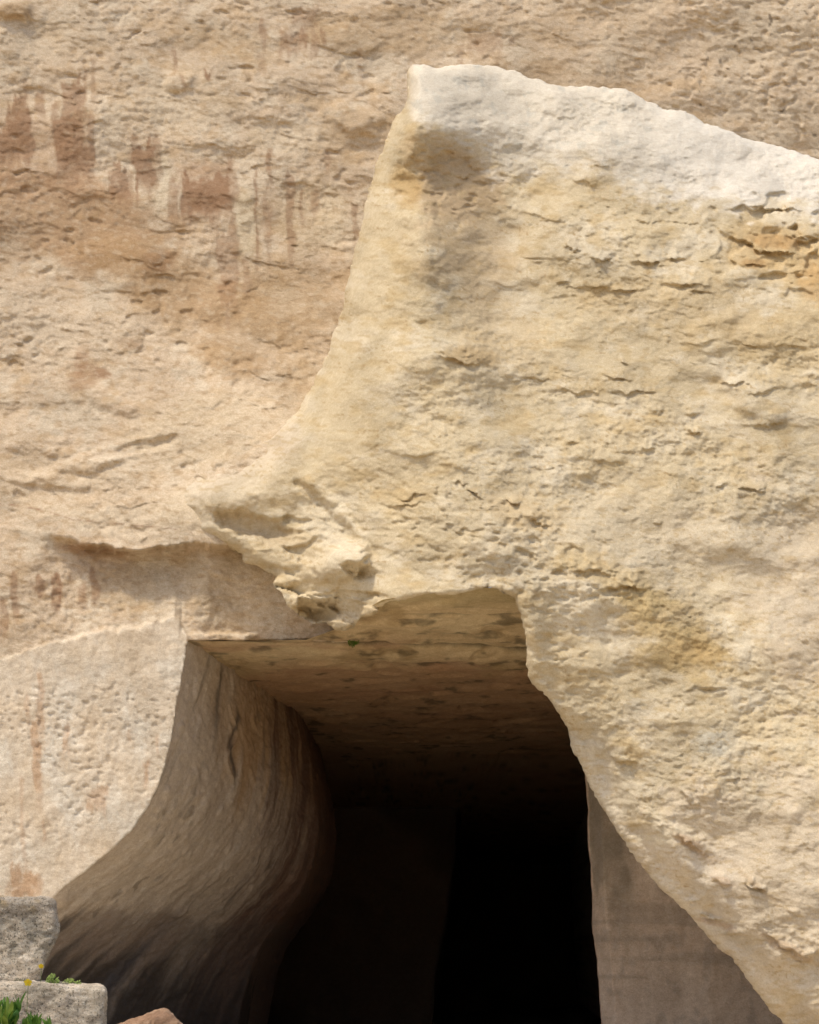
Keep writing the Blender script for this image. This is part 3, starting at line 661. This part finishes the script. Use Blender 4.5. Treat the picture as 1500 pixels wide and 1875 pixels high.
front = [(344, 1168), (335, 1210), (327, 1255), (319, 1300), (313, 1340), (304, 1380), (295, 1415), (282, 1450), (265, 1482), (239, 1520), (202, 1556), (157, 1592), (117, 1622), (92, 1648), (47, 1690), (-23, 1755), (-93, 1830), (-150, 1960), (-200, 2150)]
YB = 31.4
back = [(545, 1294), (560, 1350), (573, 1410), (580, 1460), (582, 1520), (577, 1570), (565, 1610), (545, 1650), (518, 1685), (490, 1720), (465, 1760), (448, 1810), (436, 1875), (425, 1950), (410, 2100)]
b2 = [(690, 1372), (730, 1400), (760, 1450), (790, 1520), (800, 1600), (795, 1700), (780, 1800), (770, 1875), (760, 2000)]
A = pix(front, 24.03); B = pix(back, YB)
A[0, 2] = ZC+0.05; B[0, 2] = ZC+0.05
B = raised(pix([(548, 1301), (560, 1350), (572, 1410), (580, 1460), (582, 1520), (575, 1572), (560, 1612), (535, 1655), (505, 1692), (475, 1735), (455, 1785), (442, 1840), (432, 1900), (415, 2060)], 32.0))
Cc = B + np.array([0.1, 6.0, 0])
D = Cc + np.array([-5.0, 5.0, 0]); E = Cc + np.array([-7.0, 30.0, 0])
def lw_disp(Vf, S, T):
    q = Vf*np.array([1, 1, 1])
    fl = np.stack([S*9, T*2.2, 0*S], -1)
    r = 0.035*fbm(q*0.9, 3, seed=400)+0.003*fbm(np.stack([S*26+8*T, T*4, 0*S], -1), 4, 0.6, seed=402)
    cr = np.exp(-((S-0.36-0.03*np.sin(T*60))/0.008)**2)*sm(0.05, 0.1, T)*(1-sm(0.2, 0.26, T))
    r = r + 0.016*fbm(q*np.array([4, 4, 6]), 4, 0.65, seed=406) + 0.03*sm(0.3, 0.55, noise(q*np.array([3, 2, 2]), 407))
    return -(r*sm(0, 0.05, S)) + 0.0 - 0.05*cr

def lw_col(Vf, S, T):
    warp = 0.02*fbm(Vf*0.7, 3, seed=410)
    s2 = S+warp+0.30*T
    st = fbm(np.stack([s2*13, T*2.2, 0*S], -1), 4, 0.6, seed=412)
    st2 = fbm(np.stack([s2*46, T*8.0, 0*S+3], -1), 4, 0.65, seed=416)
    n1 = fbm(Vf*0.55, 3, seed=418)
    C = np.tile(np.array([0.58, 0.50, 0.405]), (len(S), 1))
    C = mixc(C, (0.66, 0.59, 0.50), sm(0.0, 0.7, 0.8*st+0.7*st2))
    C = mixc(C, (0.33, 0.27, 0.205), 0.5*sm(0.05, 0.8, -0.8*st-0.5*st2))
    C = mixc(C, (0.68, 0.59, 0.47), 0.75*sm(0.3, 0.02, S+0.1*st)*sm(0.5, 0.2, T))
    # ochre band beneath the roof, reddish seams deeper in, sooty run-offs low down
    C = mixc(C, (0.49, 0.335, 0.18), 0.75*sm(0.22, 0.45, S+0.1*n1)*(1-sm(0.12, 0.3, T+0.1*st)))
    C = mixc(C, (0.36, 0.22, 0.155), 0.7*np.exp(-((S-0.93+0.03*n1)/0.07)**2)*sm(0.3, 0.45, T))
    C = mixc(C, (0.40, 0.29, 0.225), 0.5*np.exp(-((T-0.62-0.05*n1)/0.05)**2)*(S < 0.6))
    C = mixc(C, (0.155, 0.09, 0.062), 0.9*sm(0.58, 0.98, S+0.22*st+0.12*st2))  # red-brown stain, also painted dark to stand for the light lost further in
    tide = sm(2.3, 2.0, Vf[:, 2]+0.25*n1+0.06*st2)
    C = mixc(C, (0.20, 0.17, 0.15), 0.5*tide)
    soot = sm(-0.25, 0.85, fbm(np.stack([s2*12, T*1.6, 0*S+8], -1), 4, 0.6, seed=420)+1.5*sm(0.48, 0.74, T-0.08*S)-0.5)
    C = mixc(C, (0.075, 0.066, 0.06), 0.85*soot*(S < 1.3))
    bl = np.exp(-((s2-0.66)/0.035)**2)*sm(0.45, 0.75, T)
    C = mixc(C, (0.17, 0.175, 0.20), 0.6*bl)
    dk = np.exp(-((S-0.37+0.02*np.sin(T*50))/0.014)**2)*sm(0.06, 0.1, T)*(1-sm(0.2, 0.25, T)) + 0.8*np.exp(-((S-0.25)/0.014)**2)*sm(0.0, 0.03, T)*(1-sm(0.1, 0.2, T))
    C = mixc(C, (0.07, 0.06, 0.055), 0.8*dk)
    sp = sm(0.35, 0.55, noise(Vf*np.array([5, 5, 3.5]), 424))*sm(0.0, 0.5, noise(Vf*0.8+4, 425))
    C = mixc(C, (0.10, 0.085, 0.07), 0.4*sp)
    return np.clip(C, 0.02, 0.7)
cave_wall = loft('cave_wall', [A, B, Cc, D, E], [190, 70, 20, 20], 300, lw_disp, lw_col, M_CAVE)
tag(cave_wall, 'shaded bell-curved cave wall with streaked tool marks sweeping down to the left', kind='structure')

# ceiling
def ceil_front(x):
    pts = [(-40, 25.5), (-4.6, 25.5), (-4.3, 24.2)] + [(float(P(u, 1150, Y)[0]), Y) for u, Y in ((345, 24.04), (455, 24.04), (560, 23.95), (615, 23.1), (660, 21.9), (700, 21.0), (780, 20.62), (900, 20.25), (960, 20.3), (1050, 20.9))] + [(6, 21.2), (18, 21.0)]
    a = np.array(pts); return np.interp(x, a[:, 0], a[:, 1])
xs = np.concatenate([np.arange(-40, -6, 2.0), np.arange(-6, 3.2, 0.022), np.arange(3.2, 17, 0.25), np.arange(17, 40, 2.0)])
ts = np.concatenate([np.linspace(0, 0.20, 330), np.linspace(0.203, 1, 70)])
XX, TT = np.meshgrid(xs, ts, indexing='ij')
f0 = ceil_front(XX); YY = f0 + TT*(112-f0)
q = np.stack([XX.ravel(), YY.ravel(), 0*XX.ravel()], -1)
crk_y = 24.12+0.14*noise(np.stack([q[:, 0]*0.9, 0*q[:, 0], 0*q[:, 0]], -1), 500)+0.06*noise(np.stack([q[:, 0]*5, 0*q[:, 0], 0*q[:, 0]], -1), 501) + 0.19*(q[:, 0]+2.75)
crk = np.exp(-((q[:, 1]-crk_y)/0.085)**2)*sm(-3.2, -2.6, q[:, 0])
crk2 = np.exp(-((q[:, 1]-22.3-0.15*noise(q*1.1, 502))/0.05)**2)*sm(-0.3, 0.4, q[:, 0])
zz = ZC + 0.05*fbm(q*np.array([0.5, 1.2, 1]), 3, seed=504) + 0.02*fbm(q*np.array([2, 2, 1]), 3, seed=505) + 0.10*crk + 0.06*crk2
stp = sm(-0.04, 0.04, crk_y-q[:, 1]); zz = zz + 0.05*stp
zz = zz + 0.05*sm(0.25, 0.45, noise(q*np.array([1.1, 0.9, 1]), 507))
zz = ZC-0.01 + (zz-ZC+0.01)*sm(0.0, 0.5, q[:, 1]-ceil_front(q[:, 0]))
n1 = fbm(q*np.array([0.5, 0.35, 1]), 4, 0.6, seed=510); n2 = fbm(q*np.array([1.8, 1.6, 1]), 4, 0.6, seed=512)
C = np.tile(np.array([0.64, 0.50, 0.30]), (len(q), 1))
C = mixc(C, (0.69, 0.56, 0.35), sm(0.0, 0.6, n1+0.4*n2)); C = mixc(C, (0.42, 0.30, 0.155), 0.7*sm(0.1, 0.6, -n1+0.3*n2))
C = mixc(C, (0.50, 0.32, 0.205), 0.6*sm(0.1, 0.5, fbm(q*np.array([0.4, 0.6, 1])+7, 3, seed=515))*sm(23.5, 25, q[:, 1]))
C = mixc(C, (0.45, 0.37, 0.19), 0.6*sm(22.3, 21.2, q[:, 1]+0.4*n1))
C = mixc(C, (0.40, 0.235, 0.13), 0.75*sm(25.2, 27.5, q[:, 1]+1.2*n1))  # reddish zone deeper in, also darkened as painted shade so the roof fades sooner
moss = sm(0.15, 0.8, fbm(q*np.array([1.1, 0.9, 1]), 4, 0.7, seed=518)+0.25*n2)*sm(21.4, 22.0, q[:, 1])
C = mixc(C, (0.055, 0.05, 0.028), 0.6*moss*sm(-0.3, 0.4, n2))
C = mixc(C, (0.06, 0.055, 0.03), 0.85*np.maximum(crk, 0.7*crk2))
i = np.arange(XX.size).reshape(XX.shape)
Q = np.stack([i[:-1, :-1], i[:-1, 1:], i[1:, 1:], i[1:, :-1]], -1).reshape(-1, 4)
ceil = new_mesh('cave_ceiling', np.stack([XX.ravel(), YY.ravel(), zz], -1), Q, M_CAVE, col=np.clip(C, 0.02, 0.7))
tag(ceil, 'flat olive-brown cave ceiling with a long dark crack and mossy patches', kind='structure')

# pillar on the right, and the far end of the cave
pe = [(1058, 1262), (1066, 1330), (1074, 1440), (1079, 1560), (1087, 1700), (1096, 1800), (1101, 1875), (1108, 2000)]
pb = [(1084, 1262), (1092, 1330), (1099, 1440), (1104, 1560), (1112, 1700), (1121, 1800), (1128, 1875), (1136, 2000)]
e0 = raised(pix(pe, 27.6)); e1 = raised(pix(pb, 27.2)); e2 = e1 + np.array([4.4, -0.6, 0]); e3 = e1+np.array([13.5, -1.4, 0])
em = e0 + np.array([2.6, 14, 0]); em2 = em + np.array([2.4, 34, 0])
def pl_disp(Vf, S, T): return 0.035*fbm(Vf*0.9, 4, seed=600)+0.012*fbm(Vf*np.array([5, 5, 3]), 4, 0.6, seed=608)
def pl_col(Vf, S, T):
    n1 = fbm(Vf*np.array([1.1, 1, 0.5]), 4, 0.6, seed=602); n2 = fbm(Vf*np.array([3, 1, 2.0]), 3, seed=605)
    C = np.tile(np.array([0.66, 0.52, 0.385]), (len(S), 1))
    C = mixc(C, (0.71, 0.57, 0.43), sm(0.0, 0.6, n1))
    C = mixc(C, (0.62, 0.42, 0.30), 0.9*np.exp(-((S-2.0)/0.9)**4)*(S < 2.08))
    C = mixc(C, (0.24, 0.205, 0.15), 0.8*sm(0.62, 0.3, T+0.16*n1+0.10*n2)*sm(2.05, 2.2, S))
    C = mixc(C, (0.30, 0.25, 0.20), 0.35*sm(0.2, 0.6, n2))
    bl = sm(0.1, 0.5, fbm(np.stack([Vf[:, 0]*0.3, Vf[:, 2]*3.0, 0*S], -1), 3, seed=609))
    C = mixc(C, (0.40, 0.32, 0.24), 0.5*bl*sm(0.45, 0.6, T))
    return C
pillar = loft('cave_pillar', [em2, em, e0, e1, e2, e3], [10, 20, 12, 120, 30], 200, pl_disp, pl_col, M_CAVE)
tag(pillar, 'grey-pink hewn rock pillar in shade behind the diagonal cave edge', kind='structure')
w0 = raised(pix([(845, 1395), (838, 1480), (828, 1600), (812, 1700), (800, 1780), (785, 1875), (775, 1960)], 54.0))
wl = w0 + np.array([-18, 1.0, 0]); w1 = w0 + np.array([1.0, 30, 0])
bk1 = np.array([[24, 106, ZC+0.5], [24, 106, 3], [24, 106, -2]])
rw2 = np.array([[17, 18.5, ZC+0.5], [17, 18.5, 3], [17, 18.5, -2]])
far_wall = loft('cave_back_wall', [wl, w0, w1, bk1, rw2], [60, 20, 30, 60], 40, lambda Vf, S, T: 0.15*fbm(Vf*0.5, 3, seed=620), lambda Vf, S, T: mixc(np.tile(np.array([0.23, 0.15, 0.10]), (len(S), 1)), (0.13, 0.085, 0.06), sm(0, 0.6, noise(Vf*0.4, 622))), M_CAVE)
tag(far_wall, 'unlit back wall of the cave', kind='structure')

# ------------------------------------------------------------------ ground
gx = axis(-300, 300, -7, 4, 0.11, 1.3); gy = axis(-300, 300, 4.0, 14, 0.11, 1.3)
GX, GY = np.meshgrid(gx, gy, indexing='ij')
q = np.stack([GX.ravel(), GY.ravel(), 0*GX.ravel()], -1)
def ground_z(x, y):
    x = np.asarray(x, float); y = np.asarray(y, float)
    bank = 0.86*np.exp(-(np.maximum(x+1.9, 0)/0.75)**2)*sm(4.0, 6.6, y)*(1-sm(9.5, 12.5, y))*(0.6+0.4*sm(-9, -5, x))
    return bank - 0.25*sm(12, 20, y) - 1.5*sm(28, 38, y)*sm(70, 40, np.abs(x))
zz = ground_z(q[:, 0], q[:, 1]) + 0.05*fbm(q*1.3, 4, seed=700)*np.exp(-(np.hypot(q[:, 0], q[:, 1])/60)**2)
n1 = fbm(q*0.6, 4, 0.6, seed=705)
C = mixc(np.tile(np.array([0.60, 0.515, 0.39]), (len(q), 1)), (0.50, 0.41, 0.29), sm(-0.1, 0.6, n1))
i = np.arange(GX.size).reshape(GX.shape)
Q = np.stack([i[:-1, :-1], i[1:, :-1], i[1:, 1:], i[:-1, 1:]], -1).reshape(-1, 4)
ground = new_mesh('ground', np.stack([q[:, 0], q[:, 1], zz], -1), Q, M_EARTH, col=C)
tag(ground, 'pale quarry floor of limestone dust with a low bank', kind='structure')

# ------------------------------------------------------------------ cut stone blocks and the red boulder
def box_shell(n):
    pts = {}; V = []; Q = []
    def vid(p):
        k = tuple(int(round(c*4096)) for c in p)
        if k not in pts: pts[k] = len(V); V.append(p)
        return pts[k]
    g = np.linspace(-1, 1, n+1)
    for ax in range(3):
        for sgn in (-1, 1):
            ids = np.empty((n+1, n+1), int)
            for a in range(n+1):
                for b in range(n+1):
                    p = [0, 0, 0]; p[ax] = sgn; p[(ax+1) % 3] = g[a]; p[(ax+2) % 3] = g[b]
                    ids[a, b] = vid(tuple(p))
            f = np.stack([ids[:-1, :-1], ids[1:, :-1], ids[1:, 1:], ids[:-1, 1:]], -1).reshape(-1, 4)
            Q.append(f if sgn > 0 else f[:, ::-1])
    return np.array(V), np.concatenate(Q)
SHELL_V, SHELL_Q = box_shell(90)

def stone(name, loc, half, rnd, mat, shape, colour, amp, seed, rz=0.0, corner=True):
    p = SHELL_V*np.array(half)
    inner = np.maximum(np.array(half)-rnd, 0.001)
    c = np.clip(p, -inner, inner); d = p-c
    ln = np.linalg.norm(d, axis=1, keepdims=True)
    N = np.where(ln > 1e-9, d/np.maximum(ln, 1e-9), 0)
    p = c + N*rnd
    p = shape(p)
    q = p + seed*3.1
    h = amp*fbm(q*3.2, 3, seed=seed)+0.45*amp*fbm(q*14, 4, 0.65, seed=seed+5)
    pit = sm(0.2, 0.5, noise(q*22, seed+9))+0.7*sm(0.25, 0.5, noise(q*45, seed+10))
    p = p + N*(h-0.35*amp*pit)[:, None]
    o = new_mesh(name, p, SHELL_Q, mat, col=colour(p, q))
    # loc is the front right corner at mid height; the block is turned about it
    c, s_ = math.cos(rz), math.sin(rz)
    o.location = (loc[0] - (c*half[0]+s_*half[1]), loc[1] - (s_*half[0]-c*half[1]), loc[2]) if corner else loc
    o.rotation_euler = (0, 0, rz)
    return o

def blk_col(p, q):
    n1 = fbm(q*5, 4, 0.6, seed=800); n2 = fbm(q*16, 3, 0.6, seed=805)
    C = np.tile(np.array([0.70, 0.60, 0.46]), (len(p), 1))
    C = mixc(C, (0.70, 0.61, 0.48), sm(0, 0.6, n2+0.3*n1)); C = mixc(C, (0.44, 0.385, 0.295), 0.6*sm(0.05, 0.6, -n1))
    return C
def up_col(p, q):
    C = blk_col(p, q); n1 = fbm(q*4, 4, 0.6, seed=810); n2 = fbm(q*24, 3, .6, seed=812)
    z = p[:, 2]
    C = mixc(C, (0.50, 0.43, 0.34), 0.7*sm(0.08, 0.17, z+0.06*n1))                     # clean weathered top
    C = mixc(C, (0.40, 0.28, 0.12), 0.6*sm(0.1, 0.4, n1)*sm(0.08, 0.14, z))             # ochre lichen
    C = mixc(C, (0.34, 0.34, 0.30), 0.5*np.exp(-((z-0.06-0.03*n1)/0.06)**2)*sm(0.0, 0.4, n1+0.3))
    C = mixc(C, (0.16, 0.15, 0.11), 0.55*np.exp(-((z+0.03)/0.09)**2)*sm(-0.1, 0.35, n2+0.4*n1))
    return C
YU, YL = 8.0, 7.75
a = P(103, 1647, YU); b = P(103, 1800, YU)
hz = (a[2]-b[2])/2+0.015
def up_shape(p):
    p = p.copy(); t = p[:, 2]/hz
    right = sm(0.2, 0.62, p[:, 0])
    p[:, 0] += right*(0.025*np.exp(-((t-0.25)/0.4)**2) - 0.055*sm(0.1, -1.0, t))
    return p
upper = stone('stone_block', (a[0], YU, (a[2]+b[2])/2), (0.62, 0.36, hz), 0.05, M_BLOCK, up_shape, up_col, 0.014, 31, math.radians(15))
tag(upper, 'upper weathered grey stone block with dark lichen, resting on the lower block', 'stone block', 'stacked stone blocks')
a = P(196, 1806, YL); zt = float(a[2]); zb = float(ground_z(a[0]-0.6, YL))-0.06
hz2 = (zt-zb)/2
def lo_shape(p):
    p = p.copy(); p[:, 2] += 0.03*sm(0.4, -0.8, p[:, 0])*(p[:, 2] > 0) + 0.02*np.sin(p[:, 0]*4)*(p[:, 2] > 0)
    return p
lower = stone('stone_block', (a[0], YL, (zt+zb)/2), (0.85, 0.42, hz2), 0.035, M_BLOCK, lo_shape, blk_col, 0.014, 47, math.radians(13))
tag(lower, 'lower pitted grey stone block behind the green leaves, carrying the upper block', 'stone block', 'stacked stone blocks')

def red_col(p, q):
    n1 = fbm(q*4, 4, 0.6, seed=830)
    C = np.tile(np.array([0.44, 0.285, 0.18]), (len(p), 1))
    C = mixc(C, (0.52, 0.37, 0.26), sm(0, 0.6, n1)); return mixc(C, (0.30, 0.18, 0.11), 0.7*sm(0.1, 0.6, -n1))
a = P(240, 1878, 9.3)
zb = float(ground_z(a[0], 9.6))-0.08; hb = (float(a[2])-zb)/2
def red_shape(p):
    p = p.copy(); t = (p[:, 2]/hb+1)/2
    p[:, 0] *= 1.35-0.62*t**2; p[:, 1] *= 1.2-0.4*t**2
    p[:, 2] += 0.05*np.sin(p[:, 0]*9)*t
    return p
red = stone('boulder', (a[0]-0.06, 9.75, (float(a[2])+zb)/2), (0.46, 0.42, hb), 0.22, M_RED, red_shape, red_col, 0.022, 61, 0.3, False)
tag(red, 'reddish-brown rounded boulder at the cave foot, right of the grey blocks', 'boulder')

# ------------------------------------------------------------------ plants
rng = random.Random(7)
def blade_mesh(name, L, W, bend, n=6, fold=0.25):
    V = []; Q = []
    for k in range(n+1):
        t = k/n; wdt = W*(math.sin(math.pi*min(0.98, 0.08+0.9*t))**0.8)
        ang = bend*t; y = L*(math.sin(ang)/max(bend, .01)); z = L*((1-math.cos(ang))/max(bend, .01))
        x0 = wdt/2
        V += [(-x0, z+fold*x0, y), (0, z, y), (x0, z+fold*x0, y)]
    for k in range(n):
        for j in range(2):
            a = k*3+j; Q.append((a, a+1, a+4, a+3))
    me = bpy.data.meshes.new(name); me.from_pydata(V, [], Q); me.update()
    for p in me.polygons: p.use_smooth = True
    return me
def tube(name, pts, r0, r1, mat, parent, n=6):
    V = []; Q = []
    pts = [np.array(p, float) for p in pts]
    for k, p in enumerate(pts):
        d = pts[min(k+1, len(pts)-1)]-pts[max(k-1, 0)]; d /= np.linalg.norm(d)
        a = np.cross(d, (0.3, 1, 0.1)); a /= np.linalg.norm(a); b = np.cross(d, a)
        r = r0+(r1-r0)*k/(len(pts)-1)
        for j in range(n):
            t = 2*math.pi*j/n; V.append(p+r*(a*math.cos(t)+b*math.sin(t)))
    for k in range(len(pts)-1):
        for j in range(n):
            Q.append((k*n+j, k*n+(j+1) % n, (k+1)*n+(j+1) % n, (k+1)*n+j))
    return new_mesh(name, V, Q, mat, parent)

leaf_types = [blade_mesh('leaf', L, W, b) for L, W, b in ((0.085, 0.024, 0.8), (0.07, 0.026, 1.1), (0.095, 0.02, 0.6), (0.06, 0.024, 1.4))]
leaf_light = [m.copy() for m in leaf_types]
for m in leaf_types: m.materials.append(M_LEAF)
for m in leaf_light: m.materials.append(M_LEAF2)

def leafy_plant(u, v, Y, nst, spread, label):
    top = P(u, v, Y); z0 = float(ground_z(top[0], Y))-0.02
    root = empty('leafy_plant', (top[0], Y, z0)); h = float(top[2])-z0
    tag(root, label, 'plant', 'leafy green plants in front of the lower block')
    for s in range(nst):
        a = rng.uniform(0, 2*math.pi); r = spread*math.sqrt(rng.random())
        tx, ty = r*math.cos(a), 0.6*r*math.sin(a); hh = h*rng.uniform(0.88, 1.0)-0.07
        pts = [(tx*0.25, ty*0.25, 0), (tx*0.6, ty*0.6, hh*0.5), (tx, ty, hh)]
        tube('stem', pts, 0.004, 0.002, M_STEM, root, 5)
        for k in range(12):
            t = 0.72+0.28*min(k, 8)/8
            px, py, pz = (np.interp(t, [0, .5, 1], [p[i] for p in pts]) for i in range(3))
            me = rng.choice(leaf_light if rng.random() < 0.3 else leaf_types)
            o = bpy.data.objects.new('leaf', me); COL.objects.link(o); o.parent = root
            o.location = (px, py, pz)
            o.rotation_euler = (rng.uniform(-0.2, 1.05) if k < 8 else rng.uniform(-0.1, 0.2), rng.uniform(-0.3, 0.3), rng.uniform(0, 2*math.pi))
            sc = rng.uniform(0.7, 1.15); o.scale = (sc, sc, sc)
    return root
leafy_plant(2, 1826, 7.05, 13, 0.12, 'leafy green plant at the very corner, taller of the two')
leafy_plant(60, 1852, 7.1, 10, 0.085, 'shorter leafy green plant in front of the lower block, right of the taller one')

def trefoil_clump(name, u, v, Y, zbase, w, h, n, label, mat, size=0.0065):
    """a low cushion of small round leaves"""
    c = P(u, v, Y); root = empty(name, (c[0], Y, zbase))
    tag(root, label, 'plant', 'small plants on the stones')
    V = []; Q = []; SV = []; SQ = []
    for k in range(n):
        a = rng.uniform(0, 2*math.pi); r = math.sqrt(rng.random())
        x, y = w*r*math.cos(a), 0.5*w*r*math.sin(a); z = h*(1-0.6*r*r)*rng.uniform(0.25, 1.2)
        b = len(SV)
        SV += [(x*0.3-0.0008, y*0.3, 0), (x*0.3+0.0008, y*0.3, 0), (x+0.0008, y, z), (x-0.0008, y, z)]; SQ.append((b, b+1, b+2, b+3))
        ax = rng.uniform(0, 6.28); tilt = rng.uniform(-.6, .6)
        for j in range(3):
            th = ax+j*2.09; s = size*rng.uniform(0.7, 1.2); ct, sn = math.cos(th), math.sin(th)
            b = len(V)
            for (lx, ly, lz) in ((0, 0, 0), (0.55, 0.5, 0.15), (1.1, 0.25, 0.1), (1.1, -0.25, 0.1), (0.55, -0.5, 0.15)):
                px, py, pz = s*(lx*ct-ly*sn), s*(lx*sn+ly*ct), s*lz+0.5*s*lx*math.sin(th+tilt)
                V.append((x+px, y+py*0.8+pz*0.3, z+pz+py*0.5))
            Q += [(b, b+1, b+2, b+3), (b, b+3, b+4, b+4)]
    me = bpy.data.meshes.new('foliage'); me.from_pydata(V, [], [q if q[2] != q[3] else q[:3] for q in Q]); me.materials.append(mat); me.update()
    o = bpy.data.objects.new('foliage', me); COL.objects.link(o); o.parent = root; o['kind'] = 'stuff'
    me = bpy.data.meshes.new('stems'); me.from_pydata(SV, [], SQ); me.materials.append(M_STEM); me.update()
    o = bpy.data.objects.new('stems', me); COL.objects.link(o); o.parent = root
    return root
zl = zt+0.0
trefoil_clump('clover_clump', 96, 1800, 7.9, zl, 0.036, 0.052, 80, 'bright green clover tuft at the foot of the upper block', M_LEAF2)
trefoil_clump('clover_clump', 128, 1806, 7.95, zl-0.005, 0.045, 0.035, 70, 'low spreading clover on the lower block, right of the bright tuft', M_LEAF2)
trefoil_clump('clover_clump', 143, 1806, 7.95, zl-0.005, 0.012, 0.042, 10, 'smallest clover sprig near the lower block right corner', M_LEAF2)
trefoil_clump('dry_moss_clump', 110, 1806, 7.9, zl-0.004, 0.05, 0.018, 60, 'dry brown moss between the two clover tufts', M_DRY, 0.007)
trefoil_clump('dry_moss_clump', 40, 1806, 7.85, zl+0.012, 0.05, 0.024, 60, 'dry brown moss beside the larger yellow flower', M_DRY, 0.007)

def flower(u, v, Y, z0, size, label):
    c = P(u, v, Y); root = empty('yellow_flower', (c[0], Y, z0)); h = float(c[2])-z0
    tag(root, label, 'flower', 'yellow flowers on the stone blocks')
    tube('stem', [(0.004, 0, -0.01), (0.002, 0, h*0.6), (0, -0.004, h)], 0.0018, 0.0014, M_STEM, root, 5)
    for k in range(5):
        V = []; Q = []; th = k*2*math.pi/5+0.3
        for (lx, ly, lz) in ((0, 0, 0), (0.5, 0.42, 0.12), (0.95, 0.48, 0.1), (1.12, 0, 0.12), (0.95, -0.48, 0.1), (0.5, -0.42, 0.12)):
            x, y = lx*math.cos(th)-ly*math.sin(th), lx*math.sin(th)+ly*math.cos(th)
            V.append((size*x, -0.006-size*lz*0.8-0.3*size*y, h+size*y*0.85))
        new_mesh('petal', V, [(0, 1, 2, 3), (0, 3, 4, 5)], M_PETAL, root)
    tube('flower_centre', [(0, -0.004, h), (0, -0.012, h)], 0.005, 0.003, M_PETAL, root, 8)
    return root
flower(76, 1769, 7.72, zl+0.0, 0.013, 'small yellow flower in front of the upper block')
flower(52, 1799, 7.56, zl-0.12, 0.019, 'larger yellow flower at the edge of the lower block')

# a small plant hanging from the crack in the cave roof
tuft = trefoil_clump('hanging_fern', 648, 1172, 24.0, ZC-0.005, 0.10, -0.10, 60, 'small dark green plant hanging from the cave ceiling crack', M_LEAF, 0.022)
del tuft['group']
